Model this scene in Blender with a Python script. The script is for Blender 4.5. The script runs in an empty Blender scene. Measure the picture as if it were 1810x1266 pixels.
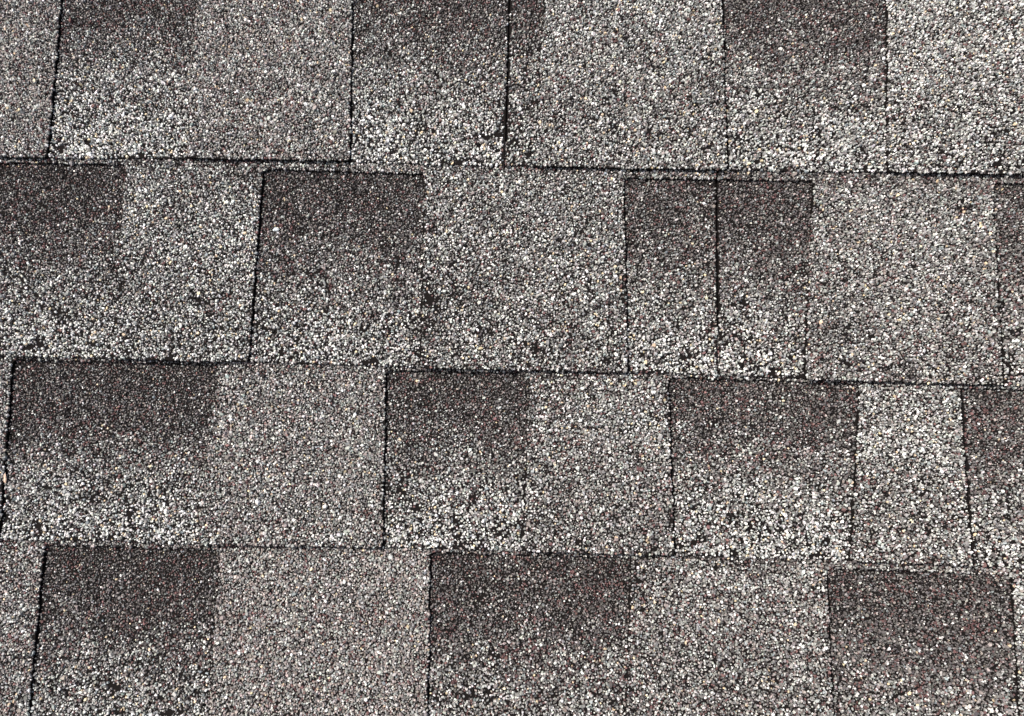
import bpy, math
import numpy as np
from mathutils import Matrix, Vector

# ------------------------------------------------------------------ camera, sky, sun, exposure
SC = bpy.context.scene
COL = SC.collection
PITCH = math.radians(24)                      # slope of the roof
ROOF = Matrix.Rotation(PITCH, 4, 'X')         # roof frame: X along the courses, Y up the slope, Z out of the roof
PH_W, PH_H, FPX = 1810.0, 1266.0, 1810.0      # photograph size and focal length in its pixels
DIST = 0.749                                  # metres from the lens to the roof
TILT, ROLL = math.radians(7.9), math.radians(1.3)

view = np.array([0.0, math.sin(TILT), -math.cos(TILT)])
up0 = np.array([0.0, math.cos(TILT), math.sin(TILT)])
right0 = np.array([1.0, 0.0, 0.0])
cam_up = up0 * math.cos(ROLL) - right0 * math.sin(ROLL)
cam_right = right0 * math.cos(ROLL) + up0 * math.sin(ROLL)
cam_pos = -view * DIST

cam_data = bpy.data.cameras.new('camera')
cam_data.sensor_width = 36.0
cam_data.lens = 36.0 * FPX / PH_W
cam_data.clip_start, cam_data.clip_end = 0.02, 200.0
cam = bpy.data.objects.new('camera', cam_data)
COL.objects.link(cam)
m = Matrix.Identity(4)
for i in range(3):
    m[i][0], m[i][1], m[i][2], m[i][3] = cam_right[i], cam_up[i], -view[i], cam_pos[i]
cam.matrix_world = ROOF @ m
SC.camera = cam

SUN_LOCAL = Vector((-0.62, 0.37, 1.0)).normalized()      # towards the sun, in the roof frame
sun_dir = (ROOF.to_3x3() @ SUN_LOCAL).normalized()
elev = math.asin(sun_dir.z)
azim = math.atan2(sun_dir.x, sun_dir.y)
world = bpy.data.worlds.new("World")
SC.world = world
world.use_nodes = True
wn = world.node_tree.nodes
bg = wn['Background']
sky = wn.new('ShaderNodeTexSky')
sky.sky_type = 'NISHITA'
sky.sun_disc = False
sky.sun_elevation = elev
sky.sun_rotation = azim
sky.air_density, sky.dust_density = 1.0, 6.0
world.node_tree.links.new(sky.outputs[0], bg.inputs[0])
bg.inputs[1].default_value = 0.11
sun_data = bpy.data.lights.new('sun', 'SUN')
sun_data.energy = 3.7
sun_data.angle = math.radians(1.6)
sun_data.color = (1.0, 0.958, 0.908)
sun = bpy.data.objects.new('sun', sun_data)
COL.objects.link(sun)
sun.rotation_euler = sun_dir.to_track_quat('Z', 'Y').to_euler()
SC.view_settings.view_transform = 'Standard'
SC.view_settings.look = 'None'
SC.view_settings.gamma = 1.0
SC.view_settings.exposure = 0.58

# ------------------------------------------------------------------ measuring the roof
def at(px, py, h=0.0):
    """photo pixel -> metres on the roof plane (x, y) at height h."""
    px, py = np.asarray(px, float), np.asarray(py, float)
    d = (view[:, None] + cam_right[:, None] * ((px.ravel() - PH_W / 2) / FPX)
         - cam_up[:, None] * ((py.ravel() - PH_H / 2) / FPX))
    t = (h - cam_pos[2]) / d[2]
    return np.stack([cam_pos[0] + d[0] * t, cam_pos[1] + d[1] * t], -1)

def hash2(ix, iy, seed):
    n = (ix.astype(np.int64) * 374761393 + iy.astype(np.int64) * 668265263 + seed * 1442695041) & 0x7fffffff
    n = ((n ^ (n >> 13)) * 1274126177) & 0x7fffffff
    return ((n ^ (n >> 16)) & 0xffff) / 65535.0

def vnoise(x, y, scale, seed):
    """smooth value noise in -1..1, features about `scale` metres across."""
    x, y = x / scale + 1000.0, y / scale + 1000.0
    ix, iy = np.floor(x), np.floor(y)
    fx, fy = x - ix, y - iy
    fx, fy = fx * fx * (3 - 2 * fx), fy * fy * (3 - 2 * fy)
    a, b = hash2(ix, iy, seed), hash2(ix + 1, iy, seed)
    c, d = hash2(ix, iy + 1, seed), hash2(ix + 1, iy + 1, seed)
    return 2 * ((a * (1 - fx) + b * fx) * (1 - fy) + (c * (1 - fx) + d * fx) * fy) - 1

def inside(px, py, poly):
    r = np.zeros(len(px), bool)
    x0, y0 = poly[:, 0], poly[:, 1]
    x1, y1 = np.roll(x0, -1), np.roll(y0, -1)
    for a, b, c, d in zip(x0, y0, x1, y1):
        if b == d:
            continue
        k = ((b > py) != (d > py)) & (px < (c - a) * (py - b) / (d - b) + a)
        r ^= k
    return r

# ------------------------------------------------------------------ materials
def granule_material():
    mt = bpy.data.materials.new('mineral_granules')
    mt.use_nodes = True
    nt = mt.node_tree
    N, L = nt.nodes, nt.links
    b = N['Principled BSDF']
    at_ = N.new('ShaderNodeAttribute'); at_.attribute_name = 'granule'
    tc = N.new('ShaderNodeTexCoord')
    nz = N.new('ShaderNodeTexNoise'); nz.inputs['Scale'].default_value = 2600; nz.inputs['Detail'].default_value = 3
    L.new(tc.outputs['Object'], nz.inputs['Vector'])
    mr = N.new('ShaderNodeMapRange')
    mr.inputs['From Min'].default_value = .3; mr.inputs['From Max'].default_value = .7
    mr.inputs['To Min'].default_value = .8; mr.inputs['To Max'].default_value = 1.2
    L.new(nz.outputs['Fac'], mr.inputs['Value'])
    mx = N.new('ShaderNodeVectorMath'); mx.operation = 'SCALE'
    L.new(at_.outputs['Color'], mx.inputs[0]); L.new(mr.outputs[0], mx.inputs['Scale'])
    L.new(mx.outputs[0], b.inputs['Base Color'])
    b.inputs['Roughness'].default_value = 0.85
    b.inputs['Specular IOR Level'].default_value = 0.05
    return mt

def felt_material():
    mt = bpy.data.materials.new('roofing_felt')
    mt.use_nodes = True
    nt = mt.node_tree
    N, L = nt.nodes, nt.links
    b = N['Principled BSDF']
    tc = N.new('ShaderNodeTexCoord')
    nz = N.new('ShaderNodeTexNoise'); nz.inputs['Scale'].default_value = 300; nz.inputs['Detail'].default_value = 6
    L.new(tc.outputs['Object'], nz.inputs['Vector'])
    cr = N.new('ShaderNodeValToRGB')
    cr.color_ramp.elements[0].color = (.012, .012, .013, 1); cr.color_ramp.elements[1].color = (.04, .038, .036, 1)
    L.new(nz.outputs['Fac'], cr.inputs[0]); L.new(cr.outputs[0], b.inputs['Base Color'])
    bp = N.new('ShaderNodeBump'); bp.inputs['Strength'].default_value = .4; bp.inputs['Distance'].default_value = .001
    L.new(nz.outputs['Fac'], bp.inputs['Height']); L.new(bp.outputs[0], b.inputs['Normal'])
    b.inputs['Roughness'].default_value = .9
    return mt

GRAN, FELT = granule_material(), felt_material()
ASPHALT = np.array([.0075, .0062, .0058])

# ------------------------------------------------------------------ granules
# kinds of granule: reflectance and spread
KINDS = np.array([
    (.56, .556, .528),    # white
    (.35, .353, .334),    # light grey
    (.198, .195, .186),   # mid grey
    (.100, .092, .089),   # charcoal
    (.128, .076, .073),   # maroon
    (.55, .45, .31),      # cream
    (.215, .24, .24),     # blue grey
    (.250, .218, .203),   # taupe
    (.018, .016, .016)])  # black
# blend of the kinds from a dark to a pale field, and the plain taupe-grey blend
B0 = np.array([.016, .025, .13, .53, .11, .002, .015, .08, .092])
B5 = np.array([.12, .20, .31, .16, .05, .012, .030, .095, .025])
B1 = np.array([.44, .22, .11, .07, .015, .032, .055, .005, .065])
BT = np.array([.05, .19, .28, .02, .05, .008, .015, .40, .002])

rng = np.random.default_rng(11)
SP = 0.00143          # mean spacing of the granules

def blend(b, w, red):
    b = np.clip(b, 0, 1)[:, None]
    w = np.clip(w, 0, 1)[:, None]
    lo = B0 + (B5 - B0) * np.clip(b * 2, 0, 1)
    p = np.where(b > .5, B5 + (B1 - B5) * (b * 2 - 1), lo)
    p = p * (1 - w) + BT * w
    p[:, 4] *= red
    return p / p.sum(1, keepdims=True)

def granules(poly, z, tone, seed):
    """granules packed over the polygon (local metres) lying at height z.
    tone(x, y) -> b (dark..pale), w (plain..), miss (share of lost granules), size"""
    x0, y0 = poly.min(0); x1, y1 = poly.max(0)
    nx, ny = int((x1 - x0) / SP) + 2, int((y1 - y0) / (SP * .866)) + 2
    gx, gy = np.meshgrid(np.arange(nx), np.arange(ny))
    X = x0 + (gx + .5 * (gy % 2)) * SP
    Y = y0 + gy * SP * .866
    X = X.ravel() + rng.uniform(-.46, .46, X.size) * SP
    Y = Y.ravel() + rng.uniform(-.46, .46, Y.size) * SP
    k = inside(X, Y, poly)
    X, Y = X[k], Y[k]
    b, w, miss, size = tone(X, Y)
    keep = rng.random(X.size) > miss
    X, Y, b, w, size = X[keep], Y[keep], b[keep], w[keep], size[keep]
    n = X.size
    S = 5
    p = blend(b, w, np.exp(1.1 * vnoise(X, Y, .011, seed) + .7 * vnoise(X, Y, .004, seed + 1)))
    u = rng.random(n)[:, None]
    kind = np.minimum((u > np.cumsum(p, 1)).sum(1), 8)
    colr = KINDS[kind] * np.exp(rng.normal(0, .24, n))[:, None] * (1 + rng.normal(0, .025, (n, 3)))
    colr = np.clip(colr, .012, .80)
    R = SP * size * np.clip(rng.lognormal(-.52, .24, n), .30, 1.1)
    R = np.where(rng.random(n) < .025, R * 1.4, R)
    H = R * rng.uniform(.75, 1.25, n)
    base = rng.uniform(-.25, .18, n) * SP
    ang = rng.uniform(0, 2 * np.pi, n)[:, None] + (np.arange(S) + rng.uniform(-.28, .28, (n, S))) * (2 * np.pi / S)
    rr = R[:, None] * rng.uniform(.72, 1.25, (n, S))
    el = rng.uniform(0, np.pi, n)[:, None]                      # elongated a little
    st = rng.uniform(1.0, 1.5, n)[:, None]
    cx, cy = np.cos(ang) * rr * np.sqrt(st), np.sin(ang) * rr / np.sqrt(st)
    cx, cy = cx * np.cos(el) - cy * np.sin(el), cx * np.sin(el) + cy * np.cos(el)
    tx, ty = rng.normal(0, .42, n)[:, None], rng.normal(0, .42, n)[:, None]
    V = np.empty((n, 2 * S, 3))
    V[:, :S, 0] = X[:, None] + cx
    V[:, :S, 1] = Y[:, None] + cy
    V[:, :S, 2] = z + base[:, None] - .0002 + rng.uniform(0, .25, (n, S)) * R[:, None]
    q = .60 + rng.uniform(-.12, .12, (n, 1))
    V[:, S:, 0] = X[:, None] + cx * q
    V[:, S:, 1] = Y[:, None] + cy * q
    V[:, S:, 2] = z + base[:, None] + H[:, None] + (cx * tx + cy * ty) * q
    return V.reshape(-1, 3), colr, S

# ------------------------------------------------------------------ mesh building
def slab(poly, z0, z1):
    """closed slab of an outline: verts, faces"""
    n = len(poly)
    a = (poly * np.roll(poly[:, ::-1], -1, 0) * [1, -1]).sum()
    if a < 0:
        poly = poly[::-1]
    v = np.concatenate([np.c_[poly, np.full(n, z1)], np.c_[poly, np.full(n, z0)]])
    f = [list(range(n)), list(range(2 * n - 1, n - 1, -1))]
    for i in range(n):
        j = (i + 1) % n
        f.append([i, n + i, n + j, j])
    return v, f

def make(name, parent, sv, sf, gran=None):
    me = bpy.data.meshes.new(name)
    verts = [sv]
    lv = [np.concatenate([np.array(f) for f in sf])]
    lt = [np.array([len(f) for f in sf])]
    cols = [np.tile(ASPHALT, (len(sf), 1))]
    if gran is not None:
        gv, gc, S = gran
        n = len(gc)
        o = len(sv) + np.arange(n)[:, None] * 2 * S
        s = np.arange(S)
        j = (s + 1) % S
        quads = np.stack([s, j, S + j, S + s], -1).reshape(-1)            # sides
        idx = np.concatenate([S + s, quads])                               # top then sides
        lv.append((o + idx[None, :]).ravel())
        lt.append(np.tile(np.array([S] + [4] * S), n))
        verts.append(gv)
        cols.append(np.repeat(gc, S + 1, 0))
    V = np.concatenate(verts).astype(np.float32)
    LV = np.concatenate(lv).astype(np.int32)
    LT = np.concatenate(lt).astype(np.int32)
    C = np.concatenate(cols)
    me.vertices.add(len(V)); me.vertices.foreach_set('co', V.ravel())
    me.loops.add(len(LV)); me.loops.foreach_set('vertex_index', LV)
    me.polygons.add(len(LT))
    me.polygons.foreach_set('loop_start', np.concatenate([[0], np.cumsum(LT)[:-1]]).astype(np.int32))
    me.update(calc_edges=True)
    at_ = me.attributes.new('granule', 'FLOAT_COLOR', 'FACE')
    at_.data.foreach_set('color', np.c_[C, np.ones(len(C))].astype(np.float32).ravel())
    me.materials.append(GRAN)
    me.shade_flat()
    o = bpy.data.objects.new(name, me)
    COL.objects.link(o)
    o.parent = parent
    return o

def densify(pts, step, amp, seed, closed=False):
    """walk a polyline in small steps and let it wander a little, as a cut edge does"""
    out = []
    n = len(pts)
    for i in range(n if closed else n - 1):
        a, b = np.array(pts[i], float), np.array(pts[(i + 1) % n], float)
        L = np.hypot(*(b - a))
        k = max(1, int(L / step))
        nr = np.array([-(b - a)[1], (b - a)[0]]) / max(L, 1e-9)
        for s in range(k):
            t = s / k
            p = a + (b - a) * t
            wob = amp * float(vnoise(np.array([p[0]]), np.array([p[1]]), .009, seed)[0]) + \
                .6 * amp * float(vnoise(np.array([p[0]]), np.array([p[1]]), .0022, seed + 5)[0])
            if s == 0:
                wob = 0
            out.append(p + nr * wob)
    if not closed:
        out.append(np.array(pts[-1], float))
    return np.array(out)

# ------------------------------------------------------------------ the courses, read off the photograph
T_BACK, T_TAB = .0020, .0023           # thickness of the backing and of the raised layer
E = .143
SLOPE = (T_BACK + T_TAB) / E           # each shingle leans on the one below
TAIL = .333                            # full depth of a shingle
# butt edge of every course: (x, y) in photo pixels, left to right
BUTT = {
    0: [(-2500, -120), (0, -66), (900, -50), (1810, -30), (4200, 30)],
    1: [(-2500, 215), (0, 279), (90, 281), (350, 282), (610, 287), (760, 293), (900, 295), (1100, 300), (1400, 304), (1600, 307), (1810, 311), (4200, 372)],
    2: [(-2500, 560), (0, 631), (200, 635), (340, 640), (440, 641), (600, 646), (800, 653), (1000, 657), (1200, 663), (1400, 670), (1600, 677), (1810, 684), (4200, 750)],
    3: [(-2500, 900), (0, 955), (200, 957), (300, 963), (600, 967), (800, 972), (1000, 977), (1200, 983), (1400, 989), (1600, 996), (1810, 1005), (4200, 1065)],
    4: [(-2500, 1230), (0, 1296), (900, 1322), (1810, 1350), (4200, 1415)],
    5: [(-2500, 1580), (0, 1648), (900, 1672), (1810, 1700), (4200, 1765)],
}
def butt_y(row, x):
    p = np.array(BUTT[row], float)
    return np.interp(x, p[:, 0], p[:, 1])

# every field of a course: kind, top-left x, bottom-left x, [top b, upper b, lower b, bottom b], plain w, miss
# R = recessed field of the backing, T = raised tab.  A field ends where the next begins.
F = {
 0: [('T', -300, -310), ('R', 20, 10), ('T', 330, 325), ('R', 640, 640), ('T', 1010, 1010), ('R', 1300, 1305), ('T', 1620, 1625), ('R', 1850, 1860), ('E', 2110, 2120)],
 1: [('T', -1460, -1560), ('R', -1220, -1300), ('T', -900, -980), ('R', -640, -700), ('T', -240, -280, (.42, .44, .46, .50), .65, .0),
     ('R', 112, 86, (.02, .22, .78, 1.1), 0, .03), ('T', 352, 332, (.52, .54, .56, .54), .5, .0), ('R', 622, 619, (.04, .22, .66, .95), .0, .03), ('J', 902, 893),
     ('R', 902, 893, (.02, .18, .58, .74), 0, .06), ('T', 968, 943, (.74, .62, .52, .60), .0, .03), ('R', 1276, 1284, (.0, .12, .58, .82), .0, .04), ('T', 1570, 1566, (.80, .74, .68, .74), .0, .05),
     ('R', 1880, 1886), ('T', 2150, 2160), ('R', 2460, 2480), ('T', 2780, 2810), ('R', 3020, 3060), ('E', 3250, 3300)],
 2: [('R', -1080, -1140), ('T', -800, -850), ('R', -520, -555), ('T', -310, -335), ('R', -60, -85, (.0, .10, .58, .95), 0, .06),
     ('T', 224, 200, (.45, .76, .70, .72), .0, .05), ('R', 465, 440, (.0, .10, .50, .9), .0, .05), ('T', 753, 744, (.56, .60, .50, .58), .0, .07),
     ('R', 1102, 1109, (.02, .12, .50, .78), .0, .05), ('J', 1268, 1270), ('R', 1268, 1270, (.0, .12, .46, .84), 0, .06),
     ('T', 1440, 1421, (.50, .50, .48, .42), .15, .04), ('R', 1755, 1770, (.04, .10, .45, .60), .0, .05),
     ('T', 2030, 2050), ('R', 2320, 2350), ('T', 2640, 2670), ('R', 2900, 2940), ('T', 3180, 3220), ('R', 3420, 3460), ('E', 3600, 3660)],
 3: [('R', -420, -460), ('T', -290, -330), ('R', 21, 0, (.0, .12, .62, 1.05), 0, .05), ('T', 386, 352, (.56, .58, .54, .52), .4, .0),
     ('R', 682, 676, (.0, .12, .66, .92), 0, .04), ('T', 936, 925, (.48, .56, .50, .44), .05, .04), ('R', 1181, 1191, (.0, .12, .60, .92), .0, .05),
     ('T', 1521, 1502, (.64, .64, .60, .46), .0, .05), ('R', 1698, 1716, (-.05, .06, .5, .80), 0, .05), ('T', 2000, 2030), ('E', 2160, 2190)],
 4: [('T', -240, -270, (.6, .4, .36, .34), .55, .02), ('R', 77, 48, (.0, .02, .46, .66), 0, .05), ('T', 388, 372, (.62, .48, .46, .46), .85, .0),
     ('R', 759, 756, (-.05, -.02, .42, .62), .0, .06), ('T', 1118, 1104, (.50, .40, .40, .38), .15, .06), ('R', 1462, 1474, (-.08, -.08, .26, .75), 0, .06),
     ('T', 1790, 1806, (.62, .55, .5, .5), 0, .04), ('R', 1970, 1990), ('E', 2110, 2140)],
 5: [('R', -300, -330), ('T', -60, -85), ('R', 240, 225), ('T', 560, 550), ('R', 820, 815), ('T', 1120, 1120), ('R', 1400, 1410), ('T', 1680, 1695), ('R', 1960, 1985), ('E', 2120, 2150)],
}
CUT_TOP = {0: 12, 1: 12, 2: 13, 3: 6, 4: 7, 5: 12}     # how far below the butt above a recess begins, in pixels
CUT_OWN = {(2, -60): 8, (2, 465): 14, (2, 1102): 14, (2, 1268): 14, (2, 1755): 12, (3, 21): 4, (3, 682): 5, (3, 1181): 4,
           (3, 1698): 5, (4, 77): 8, (4, 759): 6, (4, 1462): 13}

# bare spots where grit has come away: x, y, half width, half height (photo pixels), strength
BARE = [(876, 244, 24, 6, .8), (893, 250, 6, 60, .6), (190, 490, 50, 16, .55), (1300, 600, 60, 14, .6), (1385, 565, 14, 14, .5),
        (757, 500, 9, 45, .55), (750, 575, 12, 60, .45), (932, 130, 14, 60, .25), (830, 520, 60, 22, .25),
        (1128, 1020, 16, 60, .55), (1448, 1048, 26, 14, .5), (300, 875, 60, 14, .3), (200, 860, 20, 12, .3), (820, 1225, 50, 18, .45),
        (1440, 255, 10, 60, .3), (1606, 262, 40, 20, .35), (830, 1215, 16, 16, .4), (1505, 800, 5, 90, .45), (1180, 715, 6, 40, .5),
        (1100, 500, 7, 70, .5), (690, 860, 18, 12, .35), (1245, 950, 30, 20, .4), (210, 168, 20, 9, .3), (1750, 985, 60, 10, .35)]

def row_drop(row):
    # distance from this butt up to the butt above, on the roof
    a = at([905], [butt_y(row, 905)])[0]; c = at([905], [row_px_top(row, 905)])[0]
    return c[1] - a[1]

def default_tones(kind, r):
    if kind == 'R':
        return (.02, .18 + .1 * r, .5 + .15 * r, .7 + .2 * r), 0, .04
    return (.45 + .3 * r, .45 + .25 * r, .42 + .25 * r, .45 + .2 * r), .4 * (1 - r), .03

def row_px_top(row, x):
    return butt_y(row - 1, x) if row > 0 else butt_y(0, x) - 345

DROW = {k: row_drop(k) for k in BUTT}
Z0 = {5: 0.0}
for k in (4, 3, 2, 1, 0):
    Z0[k] = Z0[k + 1] + .0002 + SLOPE * (E - DROW[k + 1])

def tone_fn(kind, row, tones, w, miss, org, seed, xl_px, xr_px):
    def fn(X, Y):
        gx, gy = X + org[0], Y + org[1]
        # share of the way from the butt above (0) down to this butt (1), on the roof itself
        t = 1 - Y / DROW[row]
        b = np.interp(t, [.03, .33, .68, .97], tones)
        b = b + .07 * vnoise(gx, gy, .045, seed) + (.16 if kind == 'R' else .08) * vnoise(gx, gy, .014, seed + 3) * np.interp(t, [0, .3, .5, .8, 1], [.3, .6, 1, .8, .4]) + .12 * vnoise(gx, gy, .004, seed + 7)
        b = b - .38 * np.clip((.05 - t) / .05, 0, 1)  # dirt and soft shadow below the butt above, both put into granule colour
        ww = w + .15 * vnoise(gx, gy, .03, seed + 9) * (w > 0)
        n1 = vnoise(gx, gy, .0085, seed + 13) * .6 + vnoise(gx, gy, .024, seed + 17) * .55
        n2 = vnoise(gx, gy, .0035, seed + 15) * .6 + vnoise(gx, gy, .009, seed + 16) * .6
        ms = miss + np.clip(n2 - .2, 0, 1) * 1.2 * np.clip(t - .2, 0, .8) * (1 if w < .3 else .2) + np.clip(n1 - .58, 0, 1) * (1.1 if miss > 0 else .2) + np.clip((t - .45), 0, 1) * (.26 if kind == 'R' else .10)
        for sx, sy, rx, ry, am in BARE:
            if abs(sy - butt_y(row, sx) + 170) < 190:
                q = at([sx, sx + rx, sx], [sy, sy, sy + ry])
                ex, ey = q[1, 0] - q[0, 0], q[0, 1] - q[2, 1]
                dd = np.hypot((gx - q[0, 0]) / ex, (gy - q[0, 1]) / ey) + .35 * vnoise(gx, gy, .004, seed + 31)
                ms = ms + am * np.clip(1.25 - dd, 0, 1) * .62
        size = np.where(w > .3, 1.04, 1.0) * (1 + .05 * vnoise(gx, gy, .03, seed + 21)) * (1 if kind == 'T' else np.interp(t, [0, .25, .55, 1], [.84, .88, 1.02, 1.08]))
        # the smooth taupe blend is packed a little tighter
        return b, ww, ms, size
    return fn

LABELS = {
 (0, 0): 'weathered grey shingle lapped over the two shingles of the top visible course',
 (1, 0): 'top course shingle left of its seam, with a taupe tab between two pale-footed panels',
 (1, 1): 'top course shingle right of its seam, with the palest silvery tabs of the roof',
 (2, 0): 'second course shingle left of its thin black seam, with light speckled tabs',
 (2, 1): 'second course shingle right of its thin black seam, with one broad grey tab',
 (3, 0): 'unbroken third course shingle, with a narrow silvery tab between two dark panels',
 (4, 0): 'lowest visible shingle, with a smooth brownish tab between two very dark coarse panels',
 (5, 0): 'grey shingle of the eaves side course, tucked under the lowest visible shingle',
}
GROUP = 'asphalt shingles laid in overlapping courses'


def build_shingle(row, idx, fields, xj_l, xj_r):
    """fields: list of (kind, xt, xb, tones, w, miss, xt_next, xb_next); xj: seam at left / right (top, bottom)"""
    seed = row * 100 + idx * 37 + 5
    GAP = .0008
    # height of the course above the roof boards: the butt rests on the course below
    xm = 905
    o_xy = at([(xj_l[1] + xj_r[1]) / 2], [butt_y(row, (xj_l[1] + xj_r[1]) / 2)])[0]
    base = bpy.data.objects.new('asphalt_shingle', None)
    COL.objects.link(base)
    base.empty_display_size = .03
    base['label'] = LABELS[(row, idx)]
    base['category'] = 'roof shingle'
    base['group'] = GROUP
    lean = Matrix.Rotation(math.atan(SLOPE), 4, 'X').inverted()
    base.matrix_world = ROOF @ Matrix.Translation((o_xy[0], o_xy[1], Z0[row])) @ lean
    org = o_xy
    ZS = T_BACK + T_TAB                 # the lens sees the top surface

    def loc(px, py, h=.003):
        return at(px, py, h) - org

    def side(xt, xb, yt, yb, off, sd, amp=.0005, ext=.02):
        """an edge that runs up the slope: from the butt to a little past the butt above"""
        a = loc([xb], [yb])[0]; b = loc([xt], [yt])[0]
        d = (b - a) / np.hypot(*(b - a))
        c = b + d * ext
        pts = densify([a, b, c] if ext > 0 else [a, b], .0025, amp, sd)
        pts[:, 0] += off
        return pts

    # ---- butt edge of the whole shingle
    def butt_line(x0, x1, sd, amp=.00045, dy=0.0):
        xs = [x0] + [p[0] for p in BUTT[row] if x0 + 4 < p[0] < x1 - 4] + [x1]
        P = loc(xs, butt_y(row, np.array(xs)))
        P = densify(list(P), .0025, amp, sd)
        P[:, 1] += dy
        return P

    # backing sheet (whole width, reaching far up under the courses above)
    bl = butt_line(xj_l[1], xj_r[1], seed, dy=.0007)
    bl[0, 0] += GAP; bl[-1, 0] -= GAP
    l_up = side(xj_l[0], xj_l[1], row_px_top(row, xj_l[0]), butt_y(row, xj_l[1]), GAP, seed + 1, .0002, ext=.0)
    r_up = side(xj_r[0], xj_r[1], row_px_top(row, xj_r[0]), butt_y(row, xj_r[1]), -GAP, seed + 2, .0002, ext=.0)
    tl = np.array([[l_up[-1, 0], TAIL]]); tr = np.array([[r_up[-1, 0], TAIL]])
    poly = np.concatenate([bl, r_up[1:], tr, tl, l_up[1:][::-1]])
    v, f = slab(poly, .0, T_BACK - .0004)
    make('backing_sheet', base, v, f)

    strip_low = []                         # lower outline of the overlay strip, left to right
    for k, (kind, xt, xb, tones, w, miss, xt2, xb2) in enumerate(fields):
        sd = seed + 11 * k
        joint_l, joint_r = k == 0, k == len(fields) - 1
        yt_l, yt_r = row_px_top(row, xt), row_px_top(row, xt2)
        yb_l, yb_r = butt_y(row, xb), butt_y(row, xb2)
        gl = GAP if joint_l else 0
        gr = -GAP if joint_r else 0
        if kind == 'T':
            b_ = butt_line(xb, xb2, sd)
            L_ = side(xt, xb, yt_l, yb_l, gl, sd + 1, .0002 if joint_l else .0005)
            R_ = side(xt2, xb2, yt_r, yb_r, gr, sd + 2, .0002 if joint_r else .0005)
            b_[0] = L_[0]; b_[-1] = R_[0]
            # rounded lower corners
            r = .0022
            b_ = b_[(b_[:, 0] > b_[0, 0] + r) & (b_[:, 0] < b_[-1, 0] - r)]
            L2 = L_[L_[:, 1] > L_[0, 1] + r]; R2 = R_[R_[:, 1] > R_[0, 1] + r]
            cl = L_[0] + [r * .3, r * .3]; cr = R_[0] + [-r * .3, r * .3]
            poly = np.concatenate([b_, [cr], R2, L2[::-1], [cl]])
            v, f = slab(poly, T_BACK - .0001, T_BACK + T_TAB)
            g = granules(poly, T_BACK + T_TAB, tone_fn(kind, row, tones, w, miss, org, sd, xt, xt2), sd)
            o = make('tab', base, v, f, g)
            strip_low += [L_[-1], R_[-1]]
        else:
            cut = CUT_OWN.get((row, xt), CUT_TOP[row])
            b_ = butt_line(xb, xb2, sd + 3, dy=.0006)
            L_ = side(xt, xb, yt_l, yb_l, gl + (0 if joint_l else -.001), sd + 1, .0002, ext=.004)
            R_ = side(xt2, xb2, yt_r, yb_r, gr + (0 if joint_r else .001), sd + 2, .0002, ext=.004)
            b_ = b_[(b_[:, 0] > L_[0, 0] + .0005) & (b_[:, 0] < R_[0, 0] - .0005)]
            poly = np.concatenate([b_, R_, L_[::-1]])
            v, f = slab(poly, T_BACK - .0004, T_BACK - .0002)
            # keep granules out from under the raised layer
            L_g = side(xt, xb, yt_l, yb_l, gl + (.0006 if joint_l else .0010 + T_TAB * max(0, (xt - 905) / FPX) + (.0007 if (row, xt) == (3, 1698) else 0)), sd + 41, .0010, ext=.0)
            R_g = side(xt2, xb2, yt_r, yb_r, gr - (.0006 if joint_r else .0006), sd + 42, .0008, ext=.0)
            pg = np.concatenate([b_, R_g, L_g[::-1]])
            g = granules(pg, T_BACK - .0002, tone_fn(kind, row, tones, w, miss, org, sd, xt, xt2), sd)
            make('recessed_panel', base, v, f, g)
            # top edge of the recess, corners rounded
            a, c = loc([xt], [yt_l + cut])[0], loc([xt2], [yt_r + cut])[0]
            r = .0035
            Lx, Rx = side(xt, xb, yt_l, yb_l, gl, sd + 1, .0002)[-1], side(xt2, xb2, yt_r, yb_r, gr, sd + 2, .0002)[-1]
            edge = densify([a + [r, 0], c - [r, 0]], .0025, .0004, sd + 8)
            pts = []
            if joint_l: pts += [a + [gl, 0]]
            else: pts += [Lx, a + [0, -r], a + [r * .3, -r * .3]]
            pts += list(edge)
            if joint_r: pts += [c + [gr, 0]]
            else: pts += [c + [-r * .3, -r * .3], c + [0, -r], Rx]
            strip_low += pts
    sl = np.array(strip_low)
    # the strip that carries the tabs; visible above every recess
    tw_l, tw_r = sl[0, 0], sl[-1, 0]
    poly = np.concatenate([sl, [[tw_r, TAIL]], [[tw_l, TAIL]]])
    v, f = slab(poly, T_BACK - .0001, T_BACK + T_TAB - .00005)
    gp = poly.copy(); gp[-2:, 1] = E + .018
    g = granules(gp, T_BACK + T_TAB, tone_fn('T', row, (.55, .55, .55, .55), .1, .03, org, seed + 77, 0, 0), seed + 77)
    make('overlay_strip', base, v, f, g)
    return base

for row in sorted(F):
    fs = F[row]
    shingles, cur, left = [], [], None
    r = np.random.default_rng(row + 3)
    def close(x):
        shingles.append((list(cur), left, x)); cur.clear()
    for i, e in enumerate(fs):
        if left is None:
            left = (e[1], e[2])
        if e[0] in ('J', 'E'):
            close((e[1], e[2])); left = (e[1], e[2])
            continue
        nx_ = fs[i + 1]
        if len(e) > 3:
            tn, w, ms = e[3:6]
        else:
            tn, w, ms = default_tones(e[0], float(r.random()))
        cur.append((e[0], e[1], e[2], tn, w, ms, nx_[1], nx_[2]))
    for idx, (flds, l, rr) in enumerate(shingles):
        build_shingle(row, idx, flds, l, rr)

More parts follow.
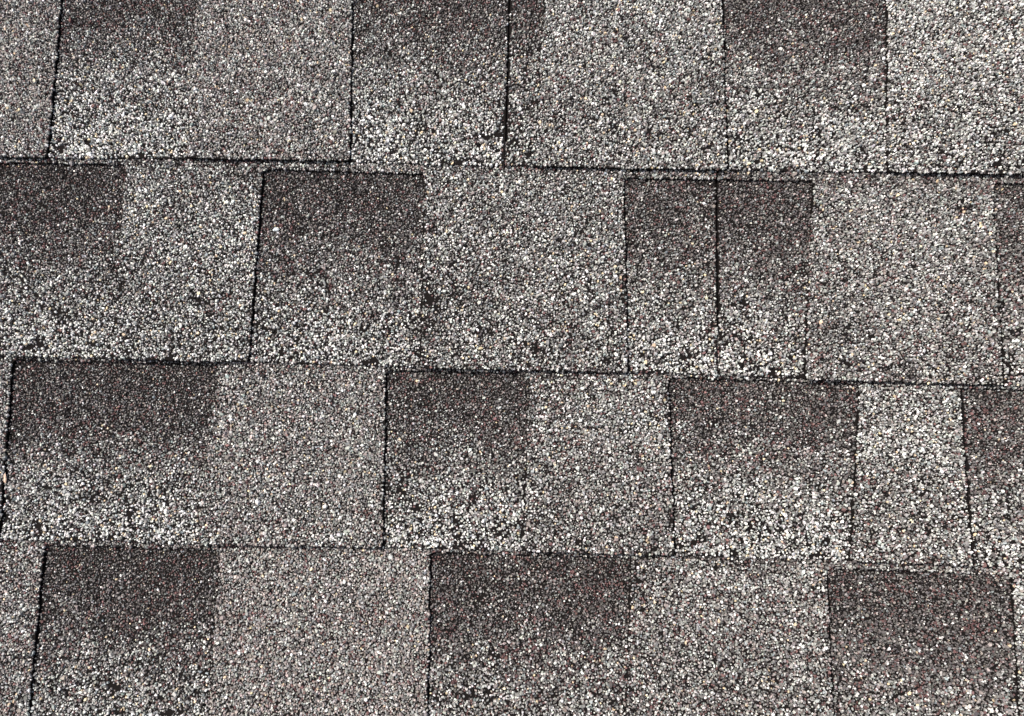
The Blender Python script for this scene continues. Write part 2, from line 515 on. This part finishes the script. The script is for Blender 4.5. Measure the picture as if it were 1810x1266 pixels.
# ------------------------------------------------------------------ the roof boards under felt
deck_z = -(TAIL / E - 0.0) * (T_BACK + T_TAB) - .0008
P = np.array([[-4, -3.2], [4, -3.2], [4, 3.2], [-4, 3.2]], float)
v, f = slab(P, deck_z - .02, deck_z)
deck = make('roof_deck', None, v, f)
deck.data.materials.clear(); deck.data.materials.append(FELT)
deck.matrix_world = ROOF
deck['kind'] = 'structure'

# ------------------------------------------------------------------ two loose bits lying on the shingles
def bit(name, px, py, z, rx, ry, h, rot, color, label, cat, seed, wavy=0.0):
    import bmesh
    q = np.random.default_rng(seed)
    bm = bmesh.new()
    n = 11
    rings = []
    ang = np.sort(q.uniform(0, .35, n)) + np.arange(n) * 2 * np.pi / n
    rad = q.uniform(.72, 1.12, n)
    for k, (sc, hz) in enumerate([(.85, 0), (1.0, h * .45), (.62, h)]):
        rings.append([bm.verts.new((math.cos(a) * r_ * rx * sc, math.sin(a) * r_ * ry * sc,
                                    hz + wavy * math.sin(a * 2 + k) + q.uniform(-.1, .1) * h)) for a, r_ in zip(ang, rad)])
    for a, b in zip(rings, rings[1:]):
        for i in range(n):
            bm.faces.new([a[i], a[(i + 1) % n], b[(i + 1) % n], b[i]])
    bm.faces.new(rings[-1]); bm.faces.new(rings[0][::-1])
    me = bpy.data.meshes.new(name); bm.to_mesh(me); bm.free()
    mt = bpy.data.materials.new(name + '_surface'); mt.use_nodes = True
    N, L = mt.node_tree.nodes, mt.node_tree.links
    nz = N.new('ShaderNodeTexNoise'); nz.inputs['Scale'].default_value = 900
    tc = N.new('ShaderNodeTexCoord'); L.new(tc.outputs['Object'], nz.inputs['Vector'])
    cr = N.new('ShaderNodeValToRGB')
    cr.color_ramp.elements[0].color = (*[c * .7 for c in color], 1); cr.color_ramp.elements[1].color = (*color, 1)
    L.new(nz.outputs['Fac'], cr.inputs[0]); L.new(cr.outputs[0], N['Principled BSDF'].inputs['Base Color'])
    N['Principled BSDF'].inputs['Roughness'].default_value = .7
    me.materials.append(mt)
    o = bpy.data.objects.new(name, me); COL.objects.link(o)
    p = at([px], [py], z)[0]
    o.matrix_world = ROOF @ Matrix.Translation((p[0], p[1], z)) @ Matrix.Rotation(rot, 4, 'Z')
    o['label'] = label; o['category'] = cat

def top_z(row, py, px, tab):
    d = at([px], [py])[0][1] - at([px], [butt_y(row, px)])[0][1]
    return Z0[row] + T_BACK + (T_TAB if tab else 0) - SLOPE * d

bit('stone_chip', 488, 406, top_z(2, 406, 488, False) + .0007, .0024, .0016, .0009, .2, (.46, .50, .52),
    'pale blue-white stone chip lying on the dark panel beside a raised tab', 'stone chip', 4)
bit('leaf_fragment', 9, 845, top_z(3, 845, 9, False) + .0016, .0014, .0040, .0008, .15, (.66, .48, .36),
    'small tan scrap of dry leaf caught in the dark step at the left edge', 'leaf scrap', 9, .0003)
